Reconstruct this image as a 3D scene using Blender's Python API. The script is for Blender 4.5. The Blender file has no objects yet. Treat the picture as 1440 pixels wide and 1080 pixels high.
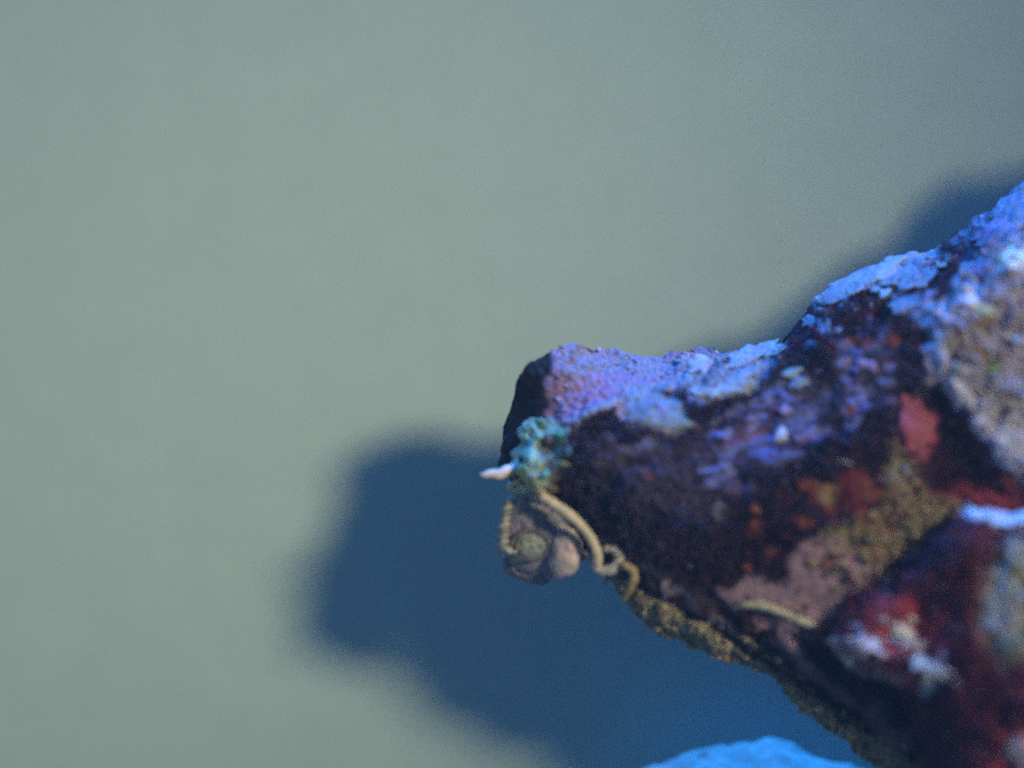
import bpy, math, random
import numpy as np
from mathutils import Vector

sc = bpy.context.scene
C = sc.collection
S = 0.0002            # metres per design unit (one unit = one photo pixel on the rock's plane)
D = 4000.0            # camera to rock plane, in units
WALL = -330.0         # the tank's back wall lies this far behind the rock plane

def P(px, py, h):
    """design coordinates (read off the photograph) plus a height towards the viewer -> a point in metres"""
    px = np.asarray(px, float); py = np.asarray(py, float); h = np.asarray(h, float)
    k = (D - h) / D
    return np.stack([(px - 720) * k * S, -h * S + 0 * px, (540 - py) * k * S], -1)

# ------------------------------------------------------------------ camera, world, lamps, exposure
cam_d = bpy.data.cameras.new('camera'); cam = bpy.data.objects.new('camera', cam_d); C.objects.link(cam)
cam.location = (0, -D * S, 0); cam.rotation_euler = (math.radians(90), 0, 0)
cam_d.sensor_width = 36; cam_d.lens = 100; cam_d.clip_start = 0.01; cam_d.clip_end = 20
cam_d.dof.use_dof = True; cam_d.dof.focus_distance = (D + 30) * S; cam_d.dof.aperture_fstop = 2.1
sc.camera = cam

w = bpy.data.worlds.new('World'); sc.world = w; w.use_nodes = True
bg = w.node_tree.nodes['Background']
bg.inputs['Color'].default_value = (0.36, 0.66, 0.98, 1); bg.inputs['Strength'].default_value = 0.12

def aim(o, target):
    o.rotation_euler = (Vector(target) - o.location).to_track_quat('-Z', 'Y').to_euler()

kd = bpy.data.lights.new('white_lamp', 'SPOT'); key = bpy.data.objects.new('white_lamp', kd); C.objects.link(key)
dirv = np.array([266, -350, 146]); dirv = dirv / np.linalg.norm(dirv)
key.location = Vector(P(760, 650, 0)) + Vector(dirv) * 1.7
aim(key, P(140, 540, WALL))
kd.color = (1.0, 0.92, 0.57); kd.energy = 96; kd.shadow_soft_size = 0.14
kd.spot_size = math.radians(20.3); kd.spot_blend = 1.0

bd = bpy.data.lights.new('blue_lamp', 'AREA'); blue = bpy.data.objects.new('blue_lamp', bd); C.objects.link(blue)
bd.shape = 'RECTANGLE'; bd.size = 0.9; bd.size_y = 0.08
blue.location = (0.06, 0.016, 1.3); bd.color = (0.015, 0.28, 1.0); bd.energy = 36.5

sc.view_settings.view_transform = 'Standard'; sc.view_settings.look = 'None'
sc.view_settings.exposure = 0; sc.view_settings.gamma = 1
sc.cycles.use_denoising = False
sc.cycles.filter_width = 2.2
sc.cycles.max_bounces = 6
sc.cycles.use_adaptive_sampling = True; sc.cycles.adaptive_threshold = 0.04; sc.cycles.adaptive_min_samples = 24

# ------------------------------------------------------------------ numeric helpers
def _hash(ix, iy, iz, seed):
    n = (ix * 374761393 + iy * 668265263 + iz * 2147483647 + seed * 974711) & 0xFFFFFFFF
    n = ((n ^ (n >> 13)) * 1274126177) & 0xFFFFFFFF
    n = ((n ^ (n >> 16)) * 2246822519) & 0xFFFFFFFF
    return ((n ^ (n >> 15)) & 0xFFFF) / 32767.5 - 1.0

def noise3(x, y, z, seed=0):
    x, y, z = np.broadcast_arrays(np.asarray(x, float), np.asarray(y, float), np.asarray(z, float))
    x0 = np.floor(x).astype(np.int64); y0 = np.floor(y).astype(np.int64); z0 = np.floor(z).astype(np.int64)
    fx, fy, fz = x - x0, y - y0, z - z0
    ux, uy, uz = [t * t * t * (t * (t * 6 - 15) + 10) for t in (fx, fy, fz)]
    def c(a, b, d): return _hash(x0 + a, y0 + b, z0 + d, seed)
    def l(a, b, t): return a + (b - a) * t
    return l(l(l(c(0,0,0), c(1,0,0), ux), l(c(0,1,0), c(1,1,0), ux), uy),
             l(l(c(0,0,1), c(1,0,1), ux), l(c(0,1,1), c(1,1,1), ux), uy), uz)

def fbm(x, y, z, wl, octs=3, seed=0, gain=0.5):
    r = 0; a = 1.0; f = 1.0 / wl
    for o in range(octs):
        r = r + a * noise3(x * f, y * f, z * f, seed + o * 17); a *= gain; f *= 2.03
    return r

def sstep(a, b, x):
    t = np.clip((x - a) / (b - a), 0, 1); return t * t * (3 - 2 * t)

def catmull(pts, n):
    p = np.array(pts, float); p = np.vstack([2*p[0]-p[1], p, 2*p[-1]-p[-2]])
    m = len(p) - 3; out = []
    for t in np.linspace(0, m - 1e-6, n):
        i = int(t); f = t - i
        a, b, c, d = p[i:i+4]
        out.append(0.5*((2*b)+(c-a)*f+(2*a-5*b+4*c-d)*f*f+(3*b-a-3*c+d)*f**3))
    return np.array(out)

def poly_sd(px, py, pts):
    """signed distance to a polygon, negative inside"""
    px = np.asarray(px, float); py = np.asarray(py, float)
    p = np.array(pts, float); q = np.roll(p, -1, 0)
    d = np.full(px.shape, 1e9); ins = np.zeros(px.shape, bool)
    for (ax, ay), (bx, by) in zip(p, q):
        ex, ey = bx-ax, by-ay
        t = np.clip(((px-ax)*ex + (py-ay)*ey)/(ex*ex+ey*ey+1e-9), 0, 1)
        d = np.minimum(d, np.hypot(px-ax-t*ex, py-ay-t*ey))
        if by != ay:
            ins ^= ((ay > py) != (by > py)) & (px < (bx-ax)*(py-ay)/(by-ay)+ax)
    return np.where(ins, -d, d)

def line_d(px, py, pts):
    p = np.array(pts, float); d = np.full(np.shape(px), 1e9)
    for (ax, ay), (bx, by) in zip(p[:-1], p[1:]):
        ex, ey = bx-ax, by-ay
        t = np.clip(((px-ax)*ex + (py-ay)*ey)/(ex*ex+ey*ey+1e-9), 0, 1)
        d = np.minimum(d, np.hypot(px-ax-t*ex, py-ay-t*ey))
    return d

class Surf:
    """smooth height over the photo plane through scattered points"""
    def __init__(self, pts, c=14.0):
        self.p = np.array(pts, float); self.c = c
        n = len(self.p)
        A = self._phi(self.p[:, None, 0]-self.p[None, :, 0], self.p[:, None, 1]-self.p[None, :, 1])
        M = np.zeros((n+1, n+1)); M[:n, :n] = A; M[n, :n] = 1; M[:n, n] = 1
        self.w = np.linalg.solve(M, np.append(self.p[:, 2], 0))
    def _phi(self, dx, dy): return -np.sqrt(dx*dx+dy*dy+self.c**2)
    def __call__(self, px, py):
        px = np.asarray(px, float); sh = px.shape
        x = px.ravel(); y = np.asarray(py, float).ravel(); out = np.empty(len(x))
        for i in range(0, len(x), 20000):
            out[i:i+20000] = self._phi(x[i:i+20000, None]-self.p[None, :, 0], y[i:i+20000, None]-self.p[None, :, 1]) @ self.w[:-1] + self.w[-1]
        return out.reshape(sh)

# ------------------------------------------------------------------ object helpers
def mesh_obj(name, verts, faces, mat, parent=None, col=None, smooth=True):
    me = bpy.data.meshes.new(name)
    me.from_pydata(np.asarray(verts).tolist() if not isinstance(verts, list) else verts, [], faces if isinstance(faces, list) else np.asarray(faces).tolist())
    me.validate(); me.update()
    if smooth: me.polygons.foreach_set('use_smooth', np.ones(len(me.polygons), bool))
    if col is not None:
        a = me.color_attributes.new('tint', 'FLOAT_COLOR', 'POINT')
        cc = np.ones((len(me.vertices), 4), np.float32); cc[:, :3] = col
        a.data.foreach_set('color', cc.ravel())
    if mat: me.materials.append(mat)
    o = bpy.data.objects.new(name, me); C.objects.link(o)
    if parent: o.parent = parent
    return o

def thing(name, label, cat, group=None, loc=(0, 0, 0)):
    o = bpy.data.objects.new(name, None); C.objects.link(o); o.location = loc
    o.empty_display_size = 0.01
    return tag(o, label, cat, group)

def tag(o, label, cat, group=None):
    o['label'] = label; o['category'] = cat
    if group: o['group'] = group
    return o

def mat_tint(name, rough=0.75, spec=0.3, vary=0.35, scale=900, bump=0.4, tint=None, sss=0.0, bump_scale=None):
    """procedural material; base colour from the surface's own growths (tint) or one colour, broken up by noise"""
    m = bpy.data.materials.new(name); m.use_nodes = True
    nt = m.node_tree; b = nt.nodes['Principled BSDF']; L = nt.links.new
    tc = nt.nodes.new('ShaderNodeTexCoord')
    n1 = nt.nodes.new('ShaderNodeTexNoise'); n1.inputs['Scale'].default_value = scale; n1.inputs['Detail'].default_value = 5
    L(tc.outputs['Object'], n1.inputs['Vector'])
    if tint is None:
        src = nt.nodes.new('ShaderNodeVertexColor'); src.layer_name = 'tint'
    else:
        src = nt.nodes.new('ShaderNodeRGB'); src.outputs[0].default_value = (*tint, 1)
    mr = nt.nodes.new('ShaderNodeMapRange'); mr.inputs['From Min'].default_value = 0.3; mr.inputs['From Max'].default_value = 0.7
    mr.inputs['To Min'].default_value = 1 - vary; mr.inputs['To Max'].default_value = 1 + vary
    L(n1.outputs['Fac'], mr.inputs['Value'])
    mx = nt.nodes.new('ShaderNodeVectorMath'); mx.operation = 'SCALE'
    L(src.outputs[0], mx.inputs[0]); L(mr.outputs[0], mx.inputs['Scale'])
    L(mx.outputs[0], b.inputs['Base Color'])
    b.inputs['Roughness'].default_value = rough; b.inputs['Specular IOR Level'].default_value = spec
    if bump:
        n2 = nt.nodes.new('ShaderNodeTexNoise'); n2.inputs['Scale'].default_value = bump_scale or scale * 1.6; n2.inputs['Detail'].default_value = 4
        L(tc.outputs['Object'], n2.inputs['Vector'])
        bp = nt.nodes.new('ShaderNodeBump'); bp.inputs['Strength'].default_value = bump; bp.inputs['Distance'].default_value = 0.0008
        L(n2.outputs['Fac'], bp.inputs['Height']); L(bp.outputs[0], b.inputs['Normal'])
    return m

M_rock = mat_tint('encrusted_rock', 0.8, 0.25)
M_crust = mat_tint('coralline_crust', 0.6, 0.35, 0.2)
M_turf = mat_tint('algae', 0.7, 0.2, 0.3)
M_worm = mat_tint('tube_lime', 0.6, 0.3, 0.18, 500, 0.3)
M_pale = mat_tint('pale_rock', 0.9, 0.1, 0.22, 160, 0.8, tint=(0.64, 0.68, 0.66))
M_wall = mat_tint('tank_wall', 0.7, 0.15, 0.025, 60, 0.0, tint=(0.487, 0.62, 0.585))

# ------------------------------------------------------------------ setting: back wall of the tank
def box(name, x0, x1, y0, y1, z0, z1, mat):
    v = [(x, y, z) for x in (x0, x1) for y in (y0, y1) for z in (z0, z1)]
    f = [(0,1,3,2),(4,6,7,5),(0,4,5,1),(2,3,7,6),(0,2,6,4),(1,5,7,3)]
    return mesh_obj(name, v, f, mat, smooth=False)
wall = box('back_wall', -0.9, 0.9, -WALL*S, -WALL*S + 0.012, -0.5, 0.6, M_wall)
wall['kind'] = 'structure'

# the tank's faintly cloudy water
hz = bpy.data.materials.new('cloudy_water'); hz.use_nodes = True
hn = hz.node_tree; hn.nodes.remove(hn.nodes['Principled BSDF'])
pv = hn.nodes.new('ShaderNodeVolumePrincipled'); pv.inputs['Color'].default_value = (0.9, 0.92, 1, 1); pv.inputs['Density'].default_value = 0.06
hn.links.new(pv.outputs[0], hn.nodes['Material Output'].inputs['Volume'])
haze = box('haze', -0.97, 0.97, -0.93, 0.13, -0.56, 0.66, hz); haze['kind'] = 'stuff'

# ------------------------------------------------------------------ painting of growths, with some shade put into the colour
class Paint:
    def __init__(self, base): self.base = base; self.ops = []
    def blob(self, x, y, rx, ry, ang, col, soft=0.3, a=1.0): self.ops.append(('b', x, y, rx, ry, math.radians(ang), col, soft, a)); return self
    def poly(self, pts, col, soft=8, a=1.0): self.ops.append(('p', pts, col, soft, a)); return self
    def line(self, pts, wd, col, soft=5, a=1.0): self.ops.append(('l', pts, wd, col, soft, a)); return self
    def __call__(self, px, py, h, warp=9, seed=3):
        wx = px + warp*fbm(px, py, h, 34, 3, seed); wy = py + warp*fbm(px, py, h, 34, 3, seed+50)
        col = np.empty(px.shape + (3,)); col[:] = self.base
        cover = np.zeros(px.shape)
        for op in self.ops:
            if op[0] == 'b':
                _, x, y, rx, ry, an, c, soft, a = op
                dx, dy = wx-x, wy-y
                u = (dx*math.cos(an)+dy*math.sin(an))/rx; v = (-dx*math.sin(an)+dy*math.cos(an))/ry
                m = 1-sstep(1-soft, 1+soft, np.hypot(u, v))
            elif op[0] == 'p':
                _, pts, c, soft, a = op; m = 1-sstep(-soft, soft, poly_sd(wx, wy, pts))
            else:
                _, pts, wd, c, soft, a = op; m = 1-sstep(wd-soft, wd+soft, line_d(wx, wy, pts))
            m = (m*a)[..., None]
            col = col*(1-m)+np.array(c)*m
            cover = np.maximum(cover*(1-m[..., 0]), 0) + m[..., 0]*(sum(c) > 0.22)
        return col, cover

MAROON = (0.060, 0.013, 0.032); NAVY = (0.065, 0.055, 0.115); LAV = (0.33, 0.23, 0.46); PALE = (0.36, 0.40, 0.54)
MAUVE = (0.40, 0.25, 0.33); OLIVE = (0.29, 0.215, 0.14); PINK = (0.40, 0.09, 0.14); ORANGE = (0.22, 0.05, 0.042)
TAN = (0.40, 0.34, 0.50); BLUISH = (0.24, 0.29, 0.46); WHITE = (0.90, 0.90, 0.92); DARK = (0.022, 0.018, 0.030)

# ------------------------------------------------------------------ rock builder: a closed lump between an upper and a lower outline
def lump(name, top, bot, H, back, cols, rows_f, rows_b, paint, disp, mat, parent, seed=1, h0=0.0, warp=9):
    top = np.array(top, float); bot = np.array(bot, float)
    cols = np.asarray(cols, float); n = len(cols)
    yt = np.interp(cols, top[:, 0], top[:, 1]); yb = np.interp(cols, bot[:, 0], bot[:, 1])
    tf = np.linspace(0, 1, rows_f); tf = 0.75*tf + 0.25*(0.5-0.5*np.cos(np.pi*tf))
    tb = np.linspace(1, 0, rows_b+2)[1:-1]
    t = np.concatenate([tf, tb]); front = np.concatenate([np.ones(rows_f, bool), np.zeros(rows_b, bool)])
    px = np.repeat(cols[:, None], len(t), 1); py = yt[:, None]+(yb-yt)[:, None]*t[None]
    h = np.empty(px.shape)
    hz = np.asarray(h0(cols) if callable(h0) else np.full(n, float(h0)))[:, None]
    h[:, :rows_f] = np.maximum(H(px[:, :rows_f], py[:, :rows_f]), hz - 2)
    prof = np.sqrt(np.clip(4*tb*(1-tb), 0, 1))
    width = np.clip((cols-cols[0])/120, 0, 1)**0.5
    h[:, rows_f:] = hz - back*prof[None]*width[:, None]
    pos = np.stack([px, py, h], -1)
    # normals of the base shape, then roughness along them
    du = np.gradient(pos, axis=0); dv = np.roll(pos, -1, 1)-np.roll(pos, 1, 1)
    nn = np.cross(du, dv); nn /= np.linalg.norm(nn, axis=-1, keepdims=True)+1e-9
    if nn[n//2, rows_f//2, 2] < 0: nn = -nn
    d = disp(px, py, h)
    pos = pos + nn*d[..., None]
    col, cover = paint(px, py, h, warp)
    V = P(pos[..., 0], pos[..., 1], pos[..., 2]).reshape(-1, 3)
    m = len(t); I = np.arange(n*m).reshape(n, m)
    a = I[:-1]; b = I[1:]
    F = np.stack([a, np.roll(a, -1, 1), np.roll(b, -1, 1), b], -1).reshape(-1, 4).tolist()
    F.append(I[0][::1].tolist()); F.append(I[-1][::-1].tolist())
    o = mesh_obj(name, V, F, mat, parent, col.reshape(-1, 3))
    return o, dict(pos=pos[:, :rows_f], nn=nn[:, :rows_f], col=col[:, :rows_f], cover=cover[:, :rows_f])

# ================================================================== MAIN ROCK
top = [(706,640),(709,600),(716,568),(724,545),(736,518),(752,507),(765,492),(800,488),(830,487),(850,490),(900,502),(930,506),(945,496),(1000,487),(1050,479),
       (1085,476),(1105,466),(1125,448),(1145,420),(1180,400),(1215,378),(1260,361),(1310,352),(1335,332),(1365,308),(1400,284),(1440,255),
       (1478,224),(1522,208),(1552,160),(1605,120),(1705,104),(1850,60)]
bot = [(706,640),(709,668),(718,690),(738,704),(765,712),(800,740),(830,778),(850,806),(872,836),(890,858),(930,888),(980,914),(1030,934),(1080,950),
       (1100,974),(1140,1010),(1175,1042),(1215,1066),(1250,1088),(1400,1190),(1600,1290),(1850,1320)]
ctrl = [(778,512,62),(772,550,68),(766,590,70),(742,600,52),(733,560,30),(726,620,40),(735,664,84),(752,698,76),(770,640,96),(800,620,112),
 (800,592,98),(850,576,98),(900,562,92),(950,548,86),(1000,532,80),(1050,522,80),(1100,502,76),(1150,470,80),(1200,430,76),(1260,402,70),(1310,392,80),
 (850,532,50),(930,530,42),(1000,508,34),(1230,385,30),(1380,325,60),
 (780,690,92),(850,650,130),(850,740,96),(900,700,140),(950,640,132),(950,760,138),(1050,600,126),(1050,700,160),(1050,800,140),
 (1150,560,126),(1150,650,160),(1150,750,172),(1200,820,172),(1150,850,150),(1250,500,150),(1290,600,172),(1260,680,182),(1350,690,165),
 (1316,560,160),(1365,655,160),(1335,610,162),(1290,480,150),(1300,430,140),
 (1330,470,186),(1342,540,194),(1370,592,200),(1400,630,202),(1360,540,194),(1400,600,200),(1400,480,196),(1350,420,168),(1400,360,152),(1440,330,140),(1450,668,206),(1500,500,204),(1600,500,210),(1800,600,200),
 (900,815,96),(950,850,112),(1000,882,114),(930,868,96),(1050,896,128),(1100,912,132),(1100,944,112),(1000,906,104),(1150,960,112),(1200,1000,122),(1200,1040,100),
 (1300,1060,120),(1350,900,150),(1500,900,180),(1600,1100,150)]
def h_top(x): return float(np.interp(x, [706, 720, 736, 800, 850, 930], [0, 14, 42, 38, 10, 0]))
def h_bot(x): return float(np.interp(x, [706, 740, 840, 880, 1200, 1300], [0, 24, 28, 64, 74, 40]))
outl = [(x, y, h_top(x)) for x, y in top]+[(x, y, h_bot(x)) for x, y in bot[1:]]
H_rbf = Surf(outl+ctrl)
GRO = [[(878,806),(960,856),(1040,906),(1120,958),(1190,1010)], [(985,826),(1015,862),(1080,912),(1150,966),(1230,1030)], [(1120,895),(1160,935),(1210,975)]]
def H_main(px, py):
    h = H_rbf(px, py)
    wx = px+5*noise3(px/30, py/30, 0, 5); wy = py+5*noise3(px/30, py/30, 9, 6)
    for g, wd, dp in zip(GRO, (7, 7, 10), (24, 24, 24)):
        h = h-dp*np.exp(-(line_d(wx, wy, g)/wd)**2)
    h = h+10*np.exp(-(line_d(wx, wy, [(800,592),(870,566),(935,548)])/7)**2)
    return h

pm = Paint(MAROON)
pm.poly([(820,600),(960,600),(1060,560),(1160,500),(1250,470),(1290,520),(1200,600),(1060,680),(1030,740),(900,740),(820,680)], NAVY, 30, 0.75)
pm.poly([(700,700),(700,560),(736,505),(762,500),(778,505),(772,560),(758,600),(730,640)], DARK, 5)  # shade on the tip's left-facing end, put into the colour
pm.poly([(778,512),(775,485),(850,480),(940,500),(1000,480),(960,545),(900,562),(800,596),(766,600),(768,560)], LAV, 7)
pm.blob(830,510,45,18,5,BLUISH,0.6,0.6).blob(905,515,40,14,10,BLUISH,0.6,0.7).blob(820,560,40,20,-10,(0.36,0.2,0.42),0.6,0.6)
pm.line([(800,594),(870,566),(940,545)],6,PALE,5,0.8)
for x, y, rx, ry, an in [(1085,552,48,12,-25),(1010,585,40,9,-20),(1130,590,30,9,-20),(1050,620,44,9,-15),(1180,545,26,10,-30),(1215,480,30,12,-25),(985,560,26,10,-20),(1110,640,30,8,-10),(1010,660,24,8,0),(900,625,34,8,10),(1060,690,20,7,30),(1240,545,18,8,-20)]:
    pm.blob(x, y, rx, ry, an, (0.16,0.17,0.40), 0.7, 0.8)
rq = random.Random(5)
for k in range(34):
    x = rq.uniform(975, 1265); y = 600-0.42*(x-1060)+rq.uniform(-45, 85)
    pm.blob(x, y, rq.uniform(8, 26), rq.uniform(3, 7), rq.uniform(-35, -8), rq.choice([(0.17,0.20,0.62),(0.14,0.15,0.52),(0.24,0.24,0.62),(0.20,0.09,0.22)]), 0.6, 0.75)
pm.blob(1020,520,85,34,-14,BLUISH,0.35,0.8).blob(1050,500,50,12,-20,PALE,0.4).blob(1035,540,40,12,-30,PALE,0.4,0.8).blob(985,520,14,16,0,MAUVE,0.5,0.7)
pm.blob(1040,505,30,5,-28,MAROON,0.4,0.7)
pm.blob(922,580,50,27,14,BLUISH,0.3).blob(880,575,14,10,0,MAUVE,0.5,0.7).blob(945,600,8,6,0,(0.5,0.3,0.4),0.4)
pm.line([(1150,418),(1215,385),(1300,358)],18,PALE,8).blob(1260,385,60,20,-20,BLUISH,0.4,0.8)
pm.poly([(1330,340),(1400,280),(1600,120),(1600,300),(1440,320),(1370,350)], BLUISH, 9).blob(1390,330,40,16,-30,LAV,0.5,0.6)
pm.line([(1330,350),(1365,330),(1400,322)],7,DARK,6,0.8)
crust = [(1298,440),(1330,405),(1380,345),(1450,325),(1620,300),(1800,500),(1700,740),(1500,700),(1440,690),(1395,650),(1355,590),(1322,530),(1306,480)]
pm.poly(crust, TAN, 8)
pm.line([(1300,440),(1314,470),(1322,520),(1355,560),(1378,600)],16,(0.6,0.57,0.8),9).line([(1262,425),(1300,440),(1330,425),(1390,385)],12,BLUISH,8,0.9)
pm.blob(1425,362,26,20,0,WHITE,0.4).blob(1358,420,18,13,20,(0.7,0.6,0.68),0.3).blob(1385,435,14,6,20,(0.5,0.48,0.28),0.4).blob(1420,622,42,34,20,(0.48,0.44,0.56),0.4).blob(1430,480,10,9,0,PALE,0.5)
pm.blob(1395,520,10,9,0,(0.2,0.34,0.12),0.5).blob(1385,500,26,12,20,(0.32,0.19,0.14),0.5).blob(1345,495,12,30,0,(0.22,0.2,0.14),0.5,.7).blob(1410,650,20,8,35,PALE,0.4).blob(1410,560,30,14,20,(0.46,0.44,0.44),0.5).blob(1405,460,40,10,10,(0.23,0.15,0.12),0.5)
pm.blob(1415,350,14,6,-20,(0.35,0.12,0.06),0.5)
pm.line([(1340,560),(1362,610),(1392,650),(1425,690)],12,(0.16,0.03,0.045),10,.8)
pm.blob(1288,598,26,42,-12,PINK,0.4).blob(1400,706,44,18,10,(0.34,0.05,0.08),0.5).blob(1340,705,50,22,0,(0.22,0.04,0.06),0.5,.8)
ol = [(1255,620),(1240,680),(1246,715),(1160,745),(1130,790),(1190,840),(1290,770),(1365,722),(1310,700),(1280,650)]
pm.poly(ol, OLIVE, 16)
for k in range(46):
    r = random.Random(k); x = r.uniform(1130,1340); y = r.uniform(640,840)
    if poly_sd(np.array([x]), np.array([y]), ol)[0] < -4:
        pm.blob(x, y, r.uniform(5,15), r.uniform(4,9), r.uniform(-20,50), r.choice([(0.36,0.28,0.10),(0.09,0.05,0.05),(0.33,0.14,0.08),(0.3,0.24,0.2),(0.10,0.10,0.05)]), 0.5, 0.8)
pm.blob(1110,688,44,22,6,(0.15,0.028,0.036),0.6).blob(1148,690,22,22,0,ORANGE,0.5,.9).blob(1168,690,7,14,0,(0.28,0.24,0.12),.5,.8).blob(1205,688,30,28,20,(0.17,0.028,0.038),0.6).blob(1222,690,12,12,0,ORANGE,0.5)
for x, y, r in [(1066,742,12),(1062,716,9),(1131,735,13),(1222,726,13),(1080,775,9),(1164,712,8),(938,772,8),(1050,800,8),(1100,575,5),(1205,577,6),(1208,476,9),(1262,478,9),(904,668,5)]:
    pm.blob(x, y, r*1.2, r*0.8, 25, ORANGE, 0.4)
pm.poly([(1000,836),(1050,812),(1110,790),(1150,752),(1215,780),(1225,835),(1180,880),(1150,885),(1090,852),(1030,858)], MAUVE, 10)
pm.blob(1090,800,26,10,20,(0.11,0.025,0.035),0.5,.8)
pm.poly([(1120,905),(1165,935),(1230,985),(1290,1040),(1250,1070),(1180,1015),(1110,960)], (0.26,0.17,0.19), 10, 0.8)
pm.poly([(1045,860),(1095,868),(1150,895),(1140,945),(1100,915),(1060,885)], MAUVE, 6, 0.85)
pm.poly([(895,792),(945,800),(985,840),(1030,885),(1070,915),(1020,905),(960,858),(905,815)], (0.40,0.28,0.32), 6)
pm.line([(872,840),(930,882),(990,910),(1080,945),(1140,1000),(1220,1062),(1400,1180)],32,(0.37,0.31,0.21),14)
pm.line([(1010,925),(1080,948),(1130,1000)],10,(0.3,0.25,0.14),6,.7)
for g in GRO: pm.line(g, 6, (0.05,0.04,0.05), 5, 0.8)  # grooves darkened: shade of the hollows painted along them

def disp_main(px, py, h):
    smooth = np.exp(-(((px-1110)/110)**2+((py-825)/55)**2))
    tipface = np.exp(-(((px-735)/40)**2+((py-560)/55)**2))
    amp = 1-0.7*np.clip(smooth+tipface, 0, 1)
    r = 7*fbm(px, py, h, 75, 2, 11)
    b = 6.5*fbm(px, py, h, 26, 3, 21)
    pits = -9*np.clip(fbm(px, py, h, 40, 2, 31)-0.35, 0, 1)*2
    fine = 2.2*fbm(px, py, h, 7, 2, 41)
    lower = 1-0.25*sstep(0, 30, 60-np.abs(h-25))*(py > 830)
    return amp*(r*0.7+(b+pits)*lower*0.8+fine)

cols = np.concatenate([706+np.array([0.0,0.6,1.3,2.1,3,4,5.2,6.5,8,9.6,11.2,12.8]), np.arange(720.5, 1445, 1.9), np.linspace(1450, 1850, 70)])
rock = thing('live_rock', 'big knobbly rock crusted with dark red algae and violet crust, its blunt tip pointing left', 'rock')
body, G = lump('rock_body', top, bot, H_main, 65, cols, 300, 46, pm, disp_main, M_rock, rock)

# ------------------------------------------------------------------ conforming patches (crust plates, shell pieces)
def patch(name, H, outline, thick, colf, mat, parent, seed=1, rough=2.0, wl=14, back=6, step=2.2, power=0.5, lift=0.0, bumps=None):
    """closed pad on a surface H: polygon outline, rounded rim, uneven face"""
    ol = np.array(outline, float); cx, cy = ol.mean(0)
    cl = catmull(np.vstack([ol, ol[:1]]), 73)[:-1]
    R = np.hypot(cl[:, 0]-cx, cl[:, 1]-cy).max(); nr = int(np.clip(R/step, 6, 34))
    rr = np.linspace(0, 1, nr+1)[1:]
    px = np.concatenate([[cx], (cx+(cl[:, 0]-cx)[None]*rr[:, None]).ravel()]); py = np.concatenate([[cy], (cy+(cl[:, 1]-cy)[None]*rr[:, None]).ravel()])
    q = np.concatenate([[0], np.repeat(rr, 72)])
    jx = 2.0*noise3(px/9, py/9, seed, seed); jy = 2.0*noise3(px/9, py/9, seed+4.5, seed+3)
    px = px+jx*q; py = py+jy*q
    base = H(px, py)+lift
    f = np.clip(1-q**2.6, 0, 1)**power
    hf = base+thick*f+rough*fbm(px, py, seed*7.0, wl, 3, seed)*(0.3+0.7*f)
    if bumps: hf = hf+bumps(px, py)*f
    hb = base-back*(0.35+0.65*f)
    n = len(px); ring = lambda k: 1+72*k+np.arange(72)
    F = []
    for off, flip in ((0, False), (n, True)):
        r0 = ring(0)+off
        for i in range(72):
            t = [off, int(r0[i]), int(r0[(i+1) % 72])]; F.append(t[::-1] if flip else t)
        for k in range(nr-1):
            a, b = ring(k)+off, ring(k+1)+off
            for i in range(72):
                j = (i+1) % 72; t = [int(a[i]), int(b[i]), int(b[j]), int(a[j])]; F.append(t[::-1] if flip else t)
    a, b = ring(nr-1), ring(nr-1)+n
    for i in range(72):
        j = (i+1) % 72; F.append([int(a[i]), int(b[i]), int(b[j]), int(a[j])])
    V = np.vstack([P(px, py, hf), P(px, py, hb)])
    if callable(colf): c = colf(px, py, hf)
    else: c = np.tile(np.array(colf), (n, 1))*(1+0.28*fbm(px, py, seed, 15, 3, seed+9))[:, None]; c = c*(1+0.14*np.stack([fbm(px, py, seed, 11, 2, seed+k*31) for k in range(3)], -1))
    c = np.clip(np.vstack([c, c]), 0, 1)
    return mesh_obj(name, V, F, mat, parent, c)

def ell(x, y, rx, ry, ang, seed=0, n=14, jag=0.16):
    r = random.Random(seed); a0 = math.radians(ang); out = []
    for i in range(n):
        t = 2*math.pi*i/n; k = 1+r.uniform(-jag, jag); u, v = rx*k*math.cos(t), ry*k*math.sin(t)
        out.append((x+u*math.cos(a0)-v*math.sin(a0), y+u*math.sin(a0)+v*math.cos(a0)))
    return out

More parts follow.
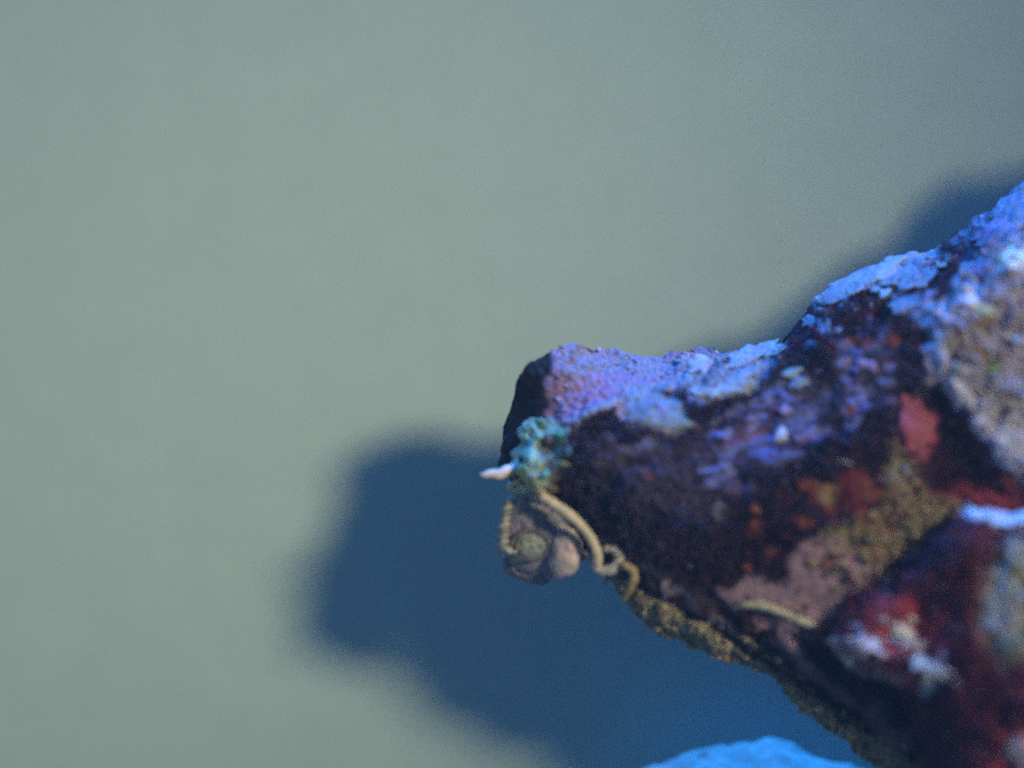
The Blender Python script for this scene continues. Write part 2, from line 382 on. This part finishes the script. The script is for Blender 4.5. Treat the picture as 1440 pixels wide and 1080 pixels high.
PL = [(922,582,46,24,14,11,BLUISH),(1056,497,44,11,-22,9,PALE),(1030,540,36,11,-34,9,PALE),(985,512,20,13,-20,9,(0.5,0.42,0.55)),(1215,392,66,17,-24,14,PALE),(1278,388,40,15,-16,10,BLUISH),
      (1098,612,9,12,10,6,(0.6,0.62,0.8)),(1122,540,20,9,-22,8,BLUISH),(1160,457,9,16,28,8,PALE),(1136,452,10,9,0,6,BLUISH),(1105,577,12,7,0,6,LAV),(1218,512,18,8,20,7,LAV),(1186,510,12,7,-20,6,MAUVE),
      (1018,656,10,8,30,6,(0.22,0.2,0.32)),(1008,720,8,16,20,5,(0.17,0.15,0.19)),(943,790,9,6,35,6,(0.4,0.34,0.3)),(928,768,6,8,-30,6,(0.45,0.2,0.2)),(1270,428,26,11,-18,8,BLUISH),
      (1425,362,24,17,-10,12,WHITE),(1358,420,17,12,20,10,(0.7,0.6,0.68)),(1384,436,13,6,25,7,(0.52,0.5,0.3)),(1322,495,10,32,-8,7,(0.62,0.6,0.86)),(1347,556,28,15,48,7,(0.62,0.59,0.86)),(1378,600,14,22,-30,7,(0.6,0.57,0.82)),(1352,520,16,9,20,6,(0.5,0.46,0.6)),
      (1420,622,38,27,25,9,(0.66,0.62,0.86)),(1412,652,20,9,38,9,PALE),(1430,480,10,9,0,7,PALE),(1395,322,32,12,-32,9,LAV),(1418,290,34,12,-38,10,BLUISH),(1372,380,24,9,-25,8,LAV),(1395,522,9,8,0,6,(0.26,0.42,0.16)),
      (1066,742,12,9,25,7,ORANGE),(1131,735,12,10,40,8,ORANGE),(1158,694,10,13,0,7,(0.30,0.17,0.08)),(1138,684,15,9,20,6,(0.22,0.05,0.04)),(1215,678,12,8,30,6,(0.24,0.04,0.04)),(1222,692,15,14,30,9,ORANGE),(1288,598,24,38,-12,14,PINK),(1395,705,38,14,10,10,(0.36,0.05,0.08)),(1080,776,8,7,0,6,ORANGE),(1062,716,9,6,35,6,(0.4,0.12,0.06)),(1050,798,9,6,30,6,(0.42,0.12,0.07))]
for i, (x, y, rx, ry, an, th, c) in enumerate(PL):
    nm = 'sponge_patch' if c in (ORANGE, PINK) or c[0] in (0.30, 0.22, 0.24, 0.36) and c[2] < 0.09 else 'coralline_plate'
    flat = nm == 'sponge_patch'
    o = patch(nm, H_main, ell(x, y, rx*(1.15 if flat else 1), ry*(1.15 if flat else 1), an, i, 16, 0.34 if flat else 0.26), th*(0.35 if flat else 0.8), c, M_crust, rock, seed=i+1, rough=3.0 if rx > 20 else 1.8, wl=11, step=2.5)
    if c == PINK: o['label'] = 'large pink sponge patch'

rp = random.Random(77)
for k in range(34):
    x = rp.uniform(960, 1430); yt = float(np.interp(x, [p[0] for p in top], [p[1] for p in top])); y = yt+rp.uniform(10, 70)
    patch('coralline_plate', H_main, ell(x, y, rp.uniform(6, 17), rp.uniform(3, 8), rp.uniform(-40, -5), k+500, 12, 0.3), rp.uniform(3, 6), rp.choice([BLUISH, PALE, LAV, (0.30,0.36,0.40), (0.40,0.36,0.44)]), M_crust, rock, seed=k+600, rough=1.6, wl=9, step=2.5)

# ------------------------------------------------------------------ turf of fine algae and lime crumbs (uncountable)
def turf(name, G, n, lenr, width, colr, mask, parent, seed):
    rg = np.random.default_rng(seed)
    pos = G['pos'].reshape(-1, 3); nn = G['nn'].reshape(-1, 3)
    wgt = mask(pos, G['cover'].ravel()); vis = (pos[:, 0] < 1470) & (pos[:, 1] < 1100); wgt = wgt*vis
    idx = rg.choice(len(pos), n, p=wgt/wgt.sum())
    b = pos[idx]+rg.normal(0, 1.2, (n, 3))*[1, 1, 0.2]
    d = nn[idx]*0.8+rg.normal(0, 0.55, (n, 3))+np.array([0.1, 0.25, 0.1]); d /= np.linalg.norm(d, axis=1, keepdims=True)
    L = rg.uniform(*lenr, n)[:, None]; wd = rg.uniform(*width, n)[:, None]
    s = np.cross(d, rg.normal(0, 1, (n, 3))); s /= np.linalg.norm(s, axis=1, keepdims=True)+1e-9
    e = rg.normal(0, 0.35, (n, 3))
    m = b+d*L*0.55; t = b+(d+e)*L
    v = np.stack([b-s*wd*0.6, b+s*wd*0.6, m-s*wd, m+s*wd, t-s*wd*0.3, t+s*wd*0.3], 1).reshape(-1, 3)
    k = np.arange(n)[:, None]*6
    F = np.concatenate([k+[0,1,3,2], k+[2,3,5,4]], 0)
    pal = np.array(colr)[rg.integers(0, len(colr), n)]*rg.uniform(0.6, 1.4, (n, 1))
    o = mesh_obj(name, P(v[:, 0], v[:, 1], v[:, 2]), F, M_turf, parent, np.repeat(pal, 6, 0))
    o['kind'] = 'stuff'; return o

REDS = [(0.09,0.022,0.04),(0.07,0.03,0.06),(0.12,0.022,0.036),(0.05,0.04,0.08),(0.07,0.045,0.10),(0.05,0.05,0.07)]
BLUES = [(0.08,0.07,0.18),(0.14,0.14,0.34),(0.06,0.04,0.08),(0.08,0.03,0.06),(0.05,0.06,0.10)]
def m_red(p, cov): return np.clip(1-cov*1.3, 0, 1)*sstep(20, 60, p[:, 2])*(p[:, 0] > 790)*np.where(p[:, 1] > 560+0.0*p[:, 0], 1, 0.5)
turf('red_algae', G, 16000, (5, 15), (0.8, 1.8), REDS, m_red, rock, 4)
def m_blue(p, cov): return np.clip(1-cov*1.3, 0, 1)*sstep(20, 60, p[:, 2])*(p[:, 0] > 800)*np.clip(np.exp(-(((p[:, 0]-1060)/200)**2+((p[:, 1]-590+0.3*(p[:, 0]-1060))/80)**2))+np.exp(-(((p[:, 0]-890)/90)**2+((p[:, 1]-670)/75)**2)), 0, 1)
turf('purple_algae', G, 9500, (5, 13), (0.8, 1.8), BLUES, m_blue, rock, 5)

def crumbs(name, G, n, rad, colr, mask, parent, seed, mat=None):
    rg = np.random.default_rng(seed)
    pos = G['pos'].reshape(-1, 3); nn = G['nn'].reshape(-1, 3)
    wgt = mask(pos, G['cover'].ravel())*((pos[:, 0] < 1470) & (pos[:, 1] < 1100))
    idx = rg.choice(len(pos), n, p=wgt/wgt.sum())
    g = (1+5**0.5)/2
    iv = np.array([(-1,g,0),(1,g,0),(-1,-g,0),(1,-g,0),(0,-1,g),(0,1,g),(0,-1,-g),(0,1,-g),(g,0,-1),(g,0,1),(-g,0,-1),(-g,0,1)])/1.9
    fi = np.array([(0,11,5),(0,5,1),(0,1,7),(0,7,10),(0,10,11),(1,5,9),(5,11,4),(11,10,2),(10,7,6),(7,1,8),(3,9,4),(3,4,2),(3,2,6),(3,6,8),(3,8,9),(4,9,5),(2,4,11),(6,2,10),(8,6,7),(9,8,1)])
    r = rad[0]+(rad[1]-rad[0])*rg.random(n)**2.2
    sc3 = rg.uniform(0.6, 1.5, (n, 1, 3))*r[:, None, None]
    v = iv[None]*sc3*(1+rg.normal(0, 0.16, (n, 12, 1)))
    a = rg.normal(0.6, 0.35, n); ca, sa = np.cos(a)[:, None], np.sin(a)[:, None]
    x = v[..., 0]*1.5*ca-v[..., 1]*sa; y = v[..., 0]*1.5*sa+v[..., 1]*ca
    v = np.stack([x, y, v[..., 2]], -1)+(pos[idx]+nn[idx]*r[:, None]*0.3)[:, None]
    F = (fi[None]+12*np.arange(n)[:, None, None]).reshape(-1, 3)
    pal = np.array(colr)[rg.integers(0, len(colr), n)]*rg.uniform(0.6, 1.35, (n, 1))
    v = v.reshape(-1, 3)
    o = mesh_obj(name, P(v[:, 0], v[:, 1], v[:, 2]), F, mat or M_crust, parent, np.repeat(pal, 12, 0))
    o['kind'] = 'stuff'; return o
botx = np.array(bot, float)
def m_fringe(p, cov):
    yb = np.interp(p[:, 0], botx[:, 0], botx[:, 1]); return (p[:, 0] > 868)*(1-sstep(22, 58, yb-p[:, 1]))
crumbs('lime_crumbs', G, 3300, (0.7, 3.4), [(0.46,0.38,0.22),(0.3,0.25,0.16),(0.58,0.48,0.32),(0.17,0.14,0.11),(0.50,0.34,0.24),(0.75,0.65,0.5)], m_fringe, rock, 8)
def m_all(p, cov): return sstep(5, 40, p[:, 2])*(p[:, 0] > 780)*(0.25+sstep(560, 900, p[:, 1]))
crumbs('pale_specks', G, 360, (0.7, 3.2), [(0.3,0.22,0.18),(0.4,0.12,0.07),(0.3,0.26,0.34),(0.3,0.1,0.1),(0.3,0.3,0.18)], m_all, rock, 9)
def m_olive(p, cov): return (poly_sd(p[:, 0], p[:, 1], ol) < 4)*1.0
crumbs('olive_crumbs', G, 420, (1.2, 5), [(0.3,0.22,0.12),(0.16,0.10,0.07),(0.33,0.14,0.10),(0.30,0.23,0.22),(0.09,0.04,0.05),(0.24,0.22,0.13),(0.45,0.34,0.2)], m_olive, rock, 10)
def m_crust(p, cov): return (poly_sd(p[:, 0], p[:, 1], crust) < -6)*1.0
crumbs('crust_grains', G, 520, (1.2, 5), [(0.36,0.3,0.40),(0.25,0.19,0.22),(0.48,0.44,0.60),(0.34,0.34,0.38),(0.27,0.16,0.16),(0.46,0.42,0.58),(0.66,0.62,0.8),(0.55,0.42,0.46)], m_crust, rock, 12)
def m_topf(p, cov): return (p[:, 2] < 95)*(p[:, 2] > 3)*(p[:, 1] < 600)*(p[:, 0] > 785)*1.0
crumbs('violet_grains', G, 420, (0.8, 2.8), [(0.4,0.32,0.55),(0.45,0.45,0.62),(0.3,0.2,0.38),(0.5,0.48,0.6)], m_topf, rock, 13)

# ================================================================== SMALLER ROCK in front, lower right
ftop = [(1148,886),(1175,858),(1210,830),(1250,800),(1290,770),(1330,738),(1362,714),(1395,719),(1440,717),(1520,700),(1650,680),(1800,690)]
fbot = [(1148,886),(1160,908),(1185,935),(1220,956),(1265,976),(1284,1022),(1305,1090),(1345,1160),(1450,1230),(1800,1280)]
def F0(x): return np.interp(x, [1148, 1180, 1300, 1345, 1400, 1800], [138, 148, 164, 206, 214, 230])
fctrl = [(1175,885,40),(1200,864,48),(1240,838,50),(1280,803,50),(1320,768,50),(1362,738,44),(1180,906,42),(1210,930,54),(1245,948,60),(1275,963,58),
 (1250,890,56),(1300,850,58),(1300,920,68),(1350,800,56),(1350,890,68),(1345,985,64),(1400,762,54),(1400,850,74),(1400,950,82),(1400,1040,78),(1440,746,52),(1330,1050,56),(1350,1110,60),
 (1440,1056,100),(1500,1050,104),(1600,900,112)]
H_frb = Surf([(x, y, float(F0(x))) for x, y in ftop]+[(x, y, float(F0(x))) for x, y in fbot[1:]]+[(x, y, z+float(F0(x))) for x, y, z in fctrl])
pf = Paint((0.16, 0.034, 0.06))
pf.blob(1290,880,70,42,30,(0.40,0.05,0.08),0.5,.9).blob(1240,900,30,20,30,(0.5,0.08,0.13),0.5,.8)
pf.line([(1165,870),(1210,833),(1290,775),(1340,735)],5,(0.13,0.09,0.17),5,.8)
pf.line([(1362,716),(1400,728),(1460,724)],13,(0.62,0.6,0.68),7)
pf.line([(1166,908),(1192,932),(1228,950),(1268,962)],10,(0.42,0.26,0.30),6)
pf.blob(1425,850,42,85,5,(0.42,0.39,0.37),0.4).blob(1432,790,26,24,0,(0.5,0.42,0.30),0.4).blob(1400,880,18,14,0,(0.30,0.25,0.27),0.5).blob(1390,930,10,10,0,ORANGE,.5,.7)
pf.blob(1432,1058,42,38,0,(0.55,0.08,0.11),0.3).blob(1443,1055,28,24,0,(0.75,0.48,0.50),0.4)
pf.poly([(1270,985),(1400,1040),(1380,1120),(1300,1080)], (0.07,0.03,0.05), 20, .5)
def disp_f(px, py, h):
    return 5*fbm(px, py, h, 60, 2, 61)+5*fbm(px, py, h, 24, 3, 71)-14*np.clip(fbm(px, py, h, 36, 2, 81)-0.35, 0, 1)+2*fbm(px, py, h, 7, 2, 91)
rock2 = thing('live_rock', 'smaller dark red rock with white spots, wedged in front of the big rock, lower right', 'rock')
fcols = np.concatenate([1148+np.array([0.0,0.8,1.8,3,4.5,6.2]), np.arange(1156, 1446, 1.9), np.linspace(1452, 1800, 50)])
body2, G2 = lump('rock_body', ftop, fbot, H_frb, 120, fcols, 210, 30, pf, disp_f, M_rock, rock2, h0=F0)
PF = [(1176,902,13,10,30,10,(0.93,0.82,0.98)),(1206,914,23,17,35,13,(0.93,0.82,0.98)),(1230,934,18,6,25,6,(0.55,0.5,0.42)),(1263,886,21,10,35,12,(0.93,0.82,0.98)),(1284,906,26,9,15,11,(0.72,0.56,0.64)),(1300,936,31,13,18,14,(0.92,0.84,0.90)),(1303,965,13,17,0,10,(0.5,0.5,0.6)),(1245,872,10,6,20,8,(0.6,0.5,0.55)),(1200,880,14,6,10,6,(0.3,0.3,0.42)),
      (1248,812,15,6,-40,6,BLUISH),(1276,783,16,5,-36,6,LAV),(1374,722,20,10,22,12,(0.72,0.7,0.78)),(1408,729,30,11,4,12,(0.7,0.68,0.78)),(1440,727,26,11,-4,12,(0.66,0.66,0.76)),(1352,733,14,6,-40,8,LAV),(1438,1056,24,20,-10,10,(0.85,0.60,0.62)),(1346,884,8,6,20,6,(0.3,0.2,0.3)),(1325,828,7,5,10,5,(0.3,0.16,0.12)),
      (1400,880,16,12,0,4,(0.46,0.42,0.44)),(1425,840,20,26,0,5,(0.46,0.43,0.42)),(1434,795,18,15,0,9,(0.42,0.34,0.2)),(1420,910,18,20,0,8,(0.25,0.24,0.22)),(1386,928,9,7,0,6,ORANGE)]
PF += [(1228,905,12,5,40,8,(0.9,0.7,0.85)),(1322,922,12,6,-20,9,(0.92,0.8,0.95)),(1278,868,10,5,30,8,(0.85,0.7,0.8)),(1240,920,8,5,0,7,(0.9,0.8,0.95)),(1312,950,9,6,10,8,(0.8,0.6,0.75))]
for i, (x, y, rx, ry, an, th, c) in enumerate(PF):
    patch('sponge_patch' if c == ORANGE else 'coralline_plate', H_frb, ell(x, y, rx*(1.12 if c[0] > 0.7 else 1), ry*(1.12 if c[0] > 0.7 else 1), an, i+90, 18, 0.46 if c[0] > 0.7 else 0.28), th*0.8, c, M_crust, rock2, seed=i+120, rough=2.4 if rx > 18 else 1.6, wl=10, step=2.2)
def m_f(p, cov): return np.clip(1-cov*1.3, 0, 1)*sstep(4, 30, p[:, 2]-F0(p[:, 0]))
turf('red_algae', G2, 4000, (5, 14), (0.8, 1.8), [(0.20,0.035,0.06),(0.15,0.035,0.07),(0.30,0.045,0.07),(0.11,0.05,0.10)], m_f, rock2, 24)
crumbs('pale_specks', G2, 160, (0.8, 4.0), [(0.5,0.4,0.35),(0.4,0.1,0.08),(0.4,0.35,0.45)], lambda p, c: sstep(4, 30, p[:, 2]-F0(p[:, 0])), rock2, 25)

# ================================================================== pale rock at the bottom edge, behind, in the big rock's shade
def pale_rock():
    top_ = [(860,1112),(900,1082),(930,1074),(970,1062),(1010,1050),(1050,1045),(1080,1040),(1110,1046),(1140,1060),(1180,1075),(1230,1082),(1290,1110),(1330,1150)]
    bot_ = [(860,1112),(900,1180),(980,1230),(1100,1250),(1250,1220),(1330,1150)]
    h0 = -200
    cc = [(950,1110,45),(1000,1090,50),(1080,1075,50),(1150,1100,60),(1230,1120,50),(1100,1160,80),(1000,1170,70)]
    Hq = Surf([(x, y, h0) for x, y in top_]+[(x, y, h0) for x, y in bot_[1:-1]]+[(x, y, z+h0) for x, y, z in cc])
    o, _ = lump('pale_rock', top_, bot_, Hq, 60, np.linspace(860, 1330, 140), 70, 24, Paint((0.6, 0.6, 0.6)), lambda px, py, h: 5*fbm(px, py, h, 44, 4, 7)-8*np.clip(fbm(px, py, h, 26, 2, 8)-0.4, 0, 1), M_pale, None, h0=h0)
    return o
tag(pale_rock(), 'smooth pale rock glowing bright blue at the bottom edge, behind and below the big rock', 'rock')

# ================================================================== things growing at the tip
TQ = (0.34, 0.52, 0.40); GRN = (0.38, 0.46, 0.28); BRN = (0.14, 0.11, 0.11)
pc = Paint((0.30, 0.40, 0.31))
pc.blob(748,606,20,18,0,TQ,0.4).blob(742,640,16,16,0,(0.38,0.54,0.44),0.4).blob(738,668,20,18,0,GRN,0.5).blob(748,695,24,14,0,(0.52,0.52,0.48),0.5).blob(792,618,10,14,20,(0.16,0.4,0.36),0.5)
pc.blob(770,628,13,16,20,BRN,0.4,.8).blob(780,662,19,17,0,BRN,0.4).blob(792,650,9,6,0,(0.28,0.4,0.22),0.5).blob(740,600,6,5,0,(0.4,0.4,0.2),.4).blob(738,622,8,7,0,(0.08,0.12,0.3),.5,.7)
def cb(px, py):
    b = 0
    for x, y, r, a in [(748,606,13,9),(742,640,12,9),(736,668,14,10),(760,690,12,6),(792,616,8,8),(796,648,8,6),(780,662,14,-7),(770,630,9,-6)]:
        b = b+a*np.exp(-(((px-x)**2+(py-y)**2)/r**2))
    return b
coral = thing('encrusting_coral', "turquoise and green lumpy coral crust on the big rock's tip", 'coral')
patch('crust', H_main, [(734,594),(748,586),(764,592),(776,586),(790,602),(803,604),(800,622),(808,640),(797,652),(802,672),(784,680),(776,694),(768,708),(754,702),(741,709),(732,694),(718,692),(722,674),(709,664),(722,650),(717,636),(732,624),(728,608)], 11,
      lambda px, py, h: pc(px, py, h, 6)[0], M_crust, coral, seed=3, rough=5.5, wl=12, back=12, step=1.5, bumps=cb)
KN = [(746,602,13,11,20,(0.40,0.60,0.43)),(738,614,8,7,0,(0.43,0.56,0.34)),(760,594,9,6,0,(0.25,0.40,0.34)),(742,638,12,9,-15,(0.53,0.65,0.46)),(756,652,9,8,30,(0.38,0.43,0.21)),(733,662,11,10,0,(0.40,0.45,0.21)),
      (748,678,13,9,40,(0.65,0.58,0.36)),(760,694,10,8,20,(0.72,0.60,0.45)),(738,698,7,7,0,(0.50,0.45,0.33)),(788,610,9,8,-30,(0.20,0.52,0.34)),(797,636,6,9,0,(0.14,0.22,0.34)),(792,652,9,5,10,(0.43,0.49,0.21)),(768,668,6,7,0,(0.20,0.47,0.34)),(776,688,8,6,0,(0.34,0.22,0.17)),(770,618,7,9,0,(0.20,0.14,0.14)),(718,684,7,9,10,(0.5,0.52,0.42)),(752,704,12,7,15,(0.66,0.64,0.58)),(732,690,10,9,0,(0.55,0.56,0.46)),(724,656,8,10,0,(0.46,0.58,0.46)),(728,678,6,6,0,(0.62,0.54,0.36))]
for i, (x, y, rx, ry, an, c) in enumerate(KN):
    patch('knob', H_main, ell(x, y, rx, ry, an, i+300, 11, 0.22), 8, c, M_crust, coral, seed=i+40, rough=2.2, wl=7, back=8, step=1.6, lift=8+(6 if y > 655 else 0))

def tube(pts, n, rad, seg=14, cap_round=True, wob=0.5, seed=0):
    c = catmull(pts, n); r = np.interp(np.linspace(0, 1, n), np.linspace(0, 1, len(rad)), rad)
    r = r*(1+0.10*fbm(np.arange(n)*(60.0 if n > 30 else 24.0)/n, seed*3.0, 0, 9.0, 3, seed)+(0.045 if n > 30 else 0.015)*np.random.default_rng(seed).normal(0, 1, n))
    T = np.gradient(c, axis=0); T /= np.linalg.norm(T, axis=1, keepdims=True)
    up = np.array([0.13, 0.2, 1.0]); V = []
    for i in range(n):
        a = np.cross(T[i], up); a /= np.linalg.norm(a)+1e-9; b = np.cross(T[i], a)
        t = np.linspace(0, 2*np.pi, seg, endpoint=False)
        V.append(c[i]+r[i]*(np.cos(t)[:, None]*a+np.sin(t)[:, None]*b)+wob*noise3(t[:, None]*1.3, i*0.4, seed, seed))
    V = np.concatenate(V); F = []
    for i in range(n-1):
        for j in range(seg):
            k = (j+1) % seg; F.append([i*seg+j, i*seg+k, (i+1)*seg+k, (i+1)*seg+j])
    F.append(list(range(seg))[::-1]); F.append([(n-1)*seg+j for j in range(seg)])
    return V, F
def tube_obj(name, pts, n, rad, col, parent=None, seed=0, mat=None, **k):
    V, F = tube(pts, n, rad, seed=seed, **k)
    c = np.array(col)*(1+0.15*fbm(V[:, 0], V[:, 1], V[:, 2], 9, 2, seed+5))[:, None]
    return mesh_obj(name, P(V[:, 0], V[:, 1], V[:, 2]), F, mat or M_worm, parent, np.clip(c, 0, 1))
def onrock(l, off): 
    a = np.array(l, float); return [(x, y, float(H_main(np.array([x]), np.array([y]))[0])+o) for (x, y), o in zip(a, off if hasattr(off, '__len__') else [off]*len(a))]

CRM = (0.80, 0.66, 0.52)
nub = tube_obj('worm_tube', [(724,660,66),(712,663,71),(702,667,75),(690,666,78),(681,668,80),(675,667,80)], 26, [9,8.2,7.6,7,6,4.6,1.6], (0.85,0.70,0.70), seed=2)
tag(nub, "short white tapering tube poking left from the turquoise coral", 'tube worm', 'lime tubes of worms on the big rock')
w1 = thing('worm_tube', 'long cream curved tube running from the turquoise coral down to a small ring', 'tube worm', 'lime tubes of worms on the big rock')
tube_obj('tube', [(762,698,108),(775,706,112),(795,720,114),(815,737,112),(830,756,106),(839,776,98),(840,790,90),(838,799,84)], 60, [6.5,7.5,7.5,7.5,7,7,7,6], CRM, w1, 3)
tube_obj('ring', [(838,799,84),(848,803,86),(860,801,90),(870,793,93),(872,782,94),(866,773,93),(856,770,90),(850,774,88)], 46, [7,8,8.5,9,8.5,7.5,7,5.5], (0.72,0.62,0.58), w1, 4)
w2 = tube_obj('worm_tube', [(868,794,94),(880,796,106),(890,803,108),(891,815,104),(885,829,96),(877,843,84)], 40, [4,6.5,7,6.5,6,4.5], (0.52,0.38,0.21), seed=6)
tag(w2, 'short yellowish hooked tube just below the small ring', 'tube worm', 'lime tubes of worms on the big rock')
w3 = tube_obj('worm_tube', onrock([(1030,856),(1046,851),(1066,851),(1090,857),(1115,868),(1138,878),(1158,884)], [-3,3,5,6,6,5,2]), 60, [3,5,6,6.5,6.5,6,5], (0.66,0.60,0.48), seed=7)
tag(w3, 'pale cream tube lying along the mauve crust, ending at the smaller rock', 'tube worm', 'lime tubes of worms on the big rock')
w4 = tube_obj('worm_tube', onrock([(1172,646),(1182,648),(1192,651),(1200,653)], [7,9,9,7]), 16, [0.8,1.3,1.3,0.7], (0.42,0.42,0.4), seed=8, seg=8, wob=0.1)
tag(w4, 'tiny hair thin grey thread on dark red algae mid way along the big rock', 'tube worm')

# ---- the round brown shell hanging under the tip
shell = thing('shell', "round brown shell with olive disc and pink lobe hanging under the big rock's tip", 'shell')
plane = lambda h, gx=0.0, gy=0.0: (lambda px, py: h+gx*(np.asarray(px, float)-760)+gy*(np.asarray(py, float)-760))
patch('shell_valve', plane(48, 0.10, -0.25), [(726,698),(713,716),(709,745),(711,775),(722,798),(742,808),(770,808),(795,800),(812,782),(814,756),(800,730),(780,712),(755,700)], 22, (0.34,0.305,0.37), M_crust, shell, 5, 3.2, 14, 30, step=1.6)
patch('lower_valve', plane(34, 0.05, -0.2), [(712,772),(706,790),(712,806),(732,815),(755,823),(772,820),(774,800),(750,786),(728,780)], 16, (0.28,0.25,0.31), M_crust, shell, 6, 2.8, 11, 14, step=2)
op = patch('operculum', plane(66, 0.05, -0.15), ell(746,768,23,19,12,4,16,0.05), 9, (0.31,0.325,0.32), M_crust, shell, 7, 3.2, 9, 6, step=1.4)
ringp = [(746+26*math.cos(t)+2*math.sin(2*t), 766+21*math.sin(t), 70-3.1*math.sin(t)) for t in np.linspace(math.radians(-205), math.radians(150), 16)]
tube_obj('disc_rim', ringp, 70, [1.6,2.2,2.6,2.4,2.6,2.2,1.4], (0.20,0.17,0.18), op, 9, M_crust)
tube_obj('eye_spot', [(729,764,70),(727,768,75),(728,772,78)], 8, [2.5,3.6,1.5], (0.33,0.22,0.10), op, 10, M_crust)
patch('pink_lobe', plane(62, 0.08, -0.05), [(790,738),(806,742),(817,756),(819,776),(814,796),(802,810),(786,814),(775,804),(773,784),(776,760)], 24, (0.76,0.58,0.62), M_crust, shell, 8, 2.2, 12, 16, step=2)
patch('fringe_knob', plane(64), ell(820,782,8,6,-30,3), 8, (0.36,0.25,0.22), M_crust, shell, 11, 1.2, 8, 6)
patch('outer_lip', plane(52), [(728,698),(716,700),(706,722),(702,748),(702,770),(710,778),(716,760),(718,735),(722,712)], 10, (0.30,0.27,0.29), M_crust, shell, 12, 1.6, 8, 8, step=1.5)
for k in range(9):
    y = 706+k*8.2; x = 716-9*math.sin((y-700)/75*1.9)*1.0
    g = 0.8+0.2*math.sin(k*2.1)
    tube_obj('lip_ridge', [(x+8,y-3,65),(x+2,y-1,70),(x-4*g,y+2,68),(x-8*g,y+5,60)], 12, [2,3.6+g,3.8,1.4], (0.50*g,0.46*g,0.45*g), shell, 30+k, M_crust)
tube_obj('lip_tooth', [(726,776,66),(715,774,70),(705,770,66)], 14, [3,5.5,2.5], (0.50,0.50,0.46), shell, 50, M_crust)
tube_obj('upper_scale', [(752,716,74),(762,720,80),(774,725,78)], 14, [2,4,1.5], (0.36,0.32,0.24), shell, 51, M_crust)

# silt and lime grains caught on the shell
gx, gy = np.meshgrid(np.arange(704, 822, 3.0), np.arange(702, 820, 3.0))
keep = poly_sd(gx, gy, [(726,700),(712,722),(708,770),(714,800),(740,814),(768,816),(790,808),(812,790),(815,756),(798,730),(770,710)]) < -2
gp = np.stack([gx[keep], gy[keep], 70+0.07*(gx[keep]-760)-0.2*(gy[keep]-760)], -1)
GS = dict(pos=gp, nn=np.tile(np.array([0, 0, 1.0]), (len(gp), 1)), cover=np.zeros(len(gp)))
crumbs('silt_grains', GS, 46, (0.7, 2.2), [(0.3,0.26,0.26),(0.16,0.12,0.14),(0.45,0.38,0.34),(0.25,0.27,0.22)], lambda p, c: np.ones(len(p)), shell, 60)
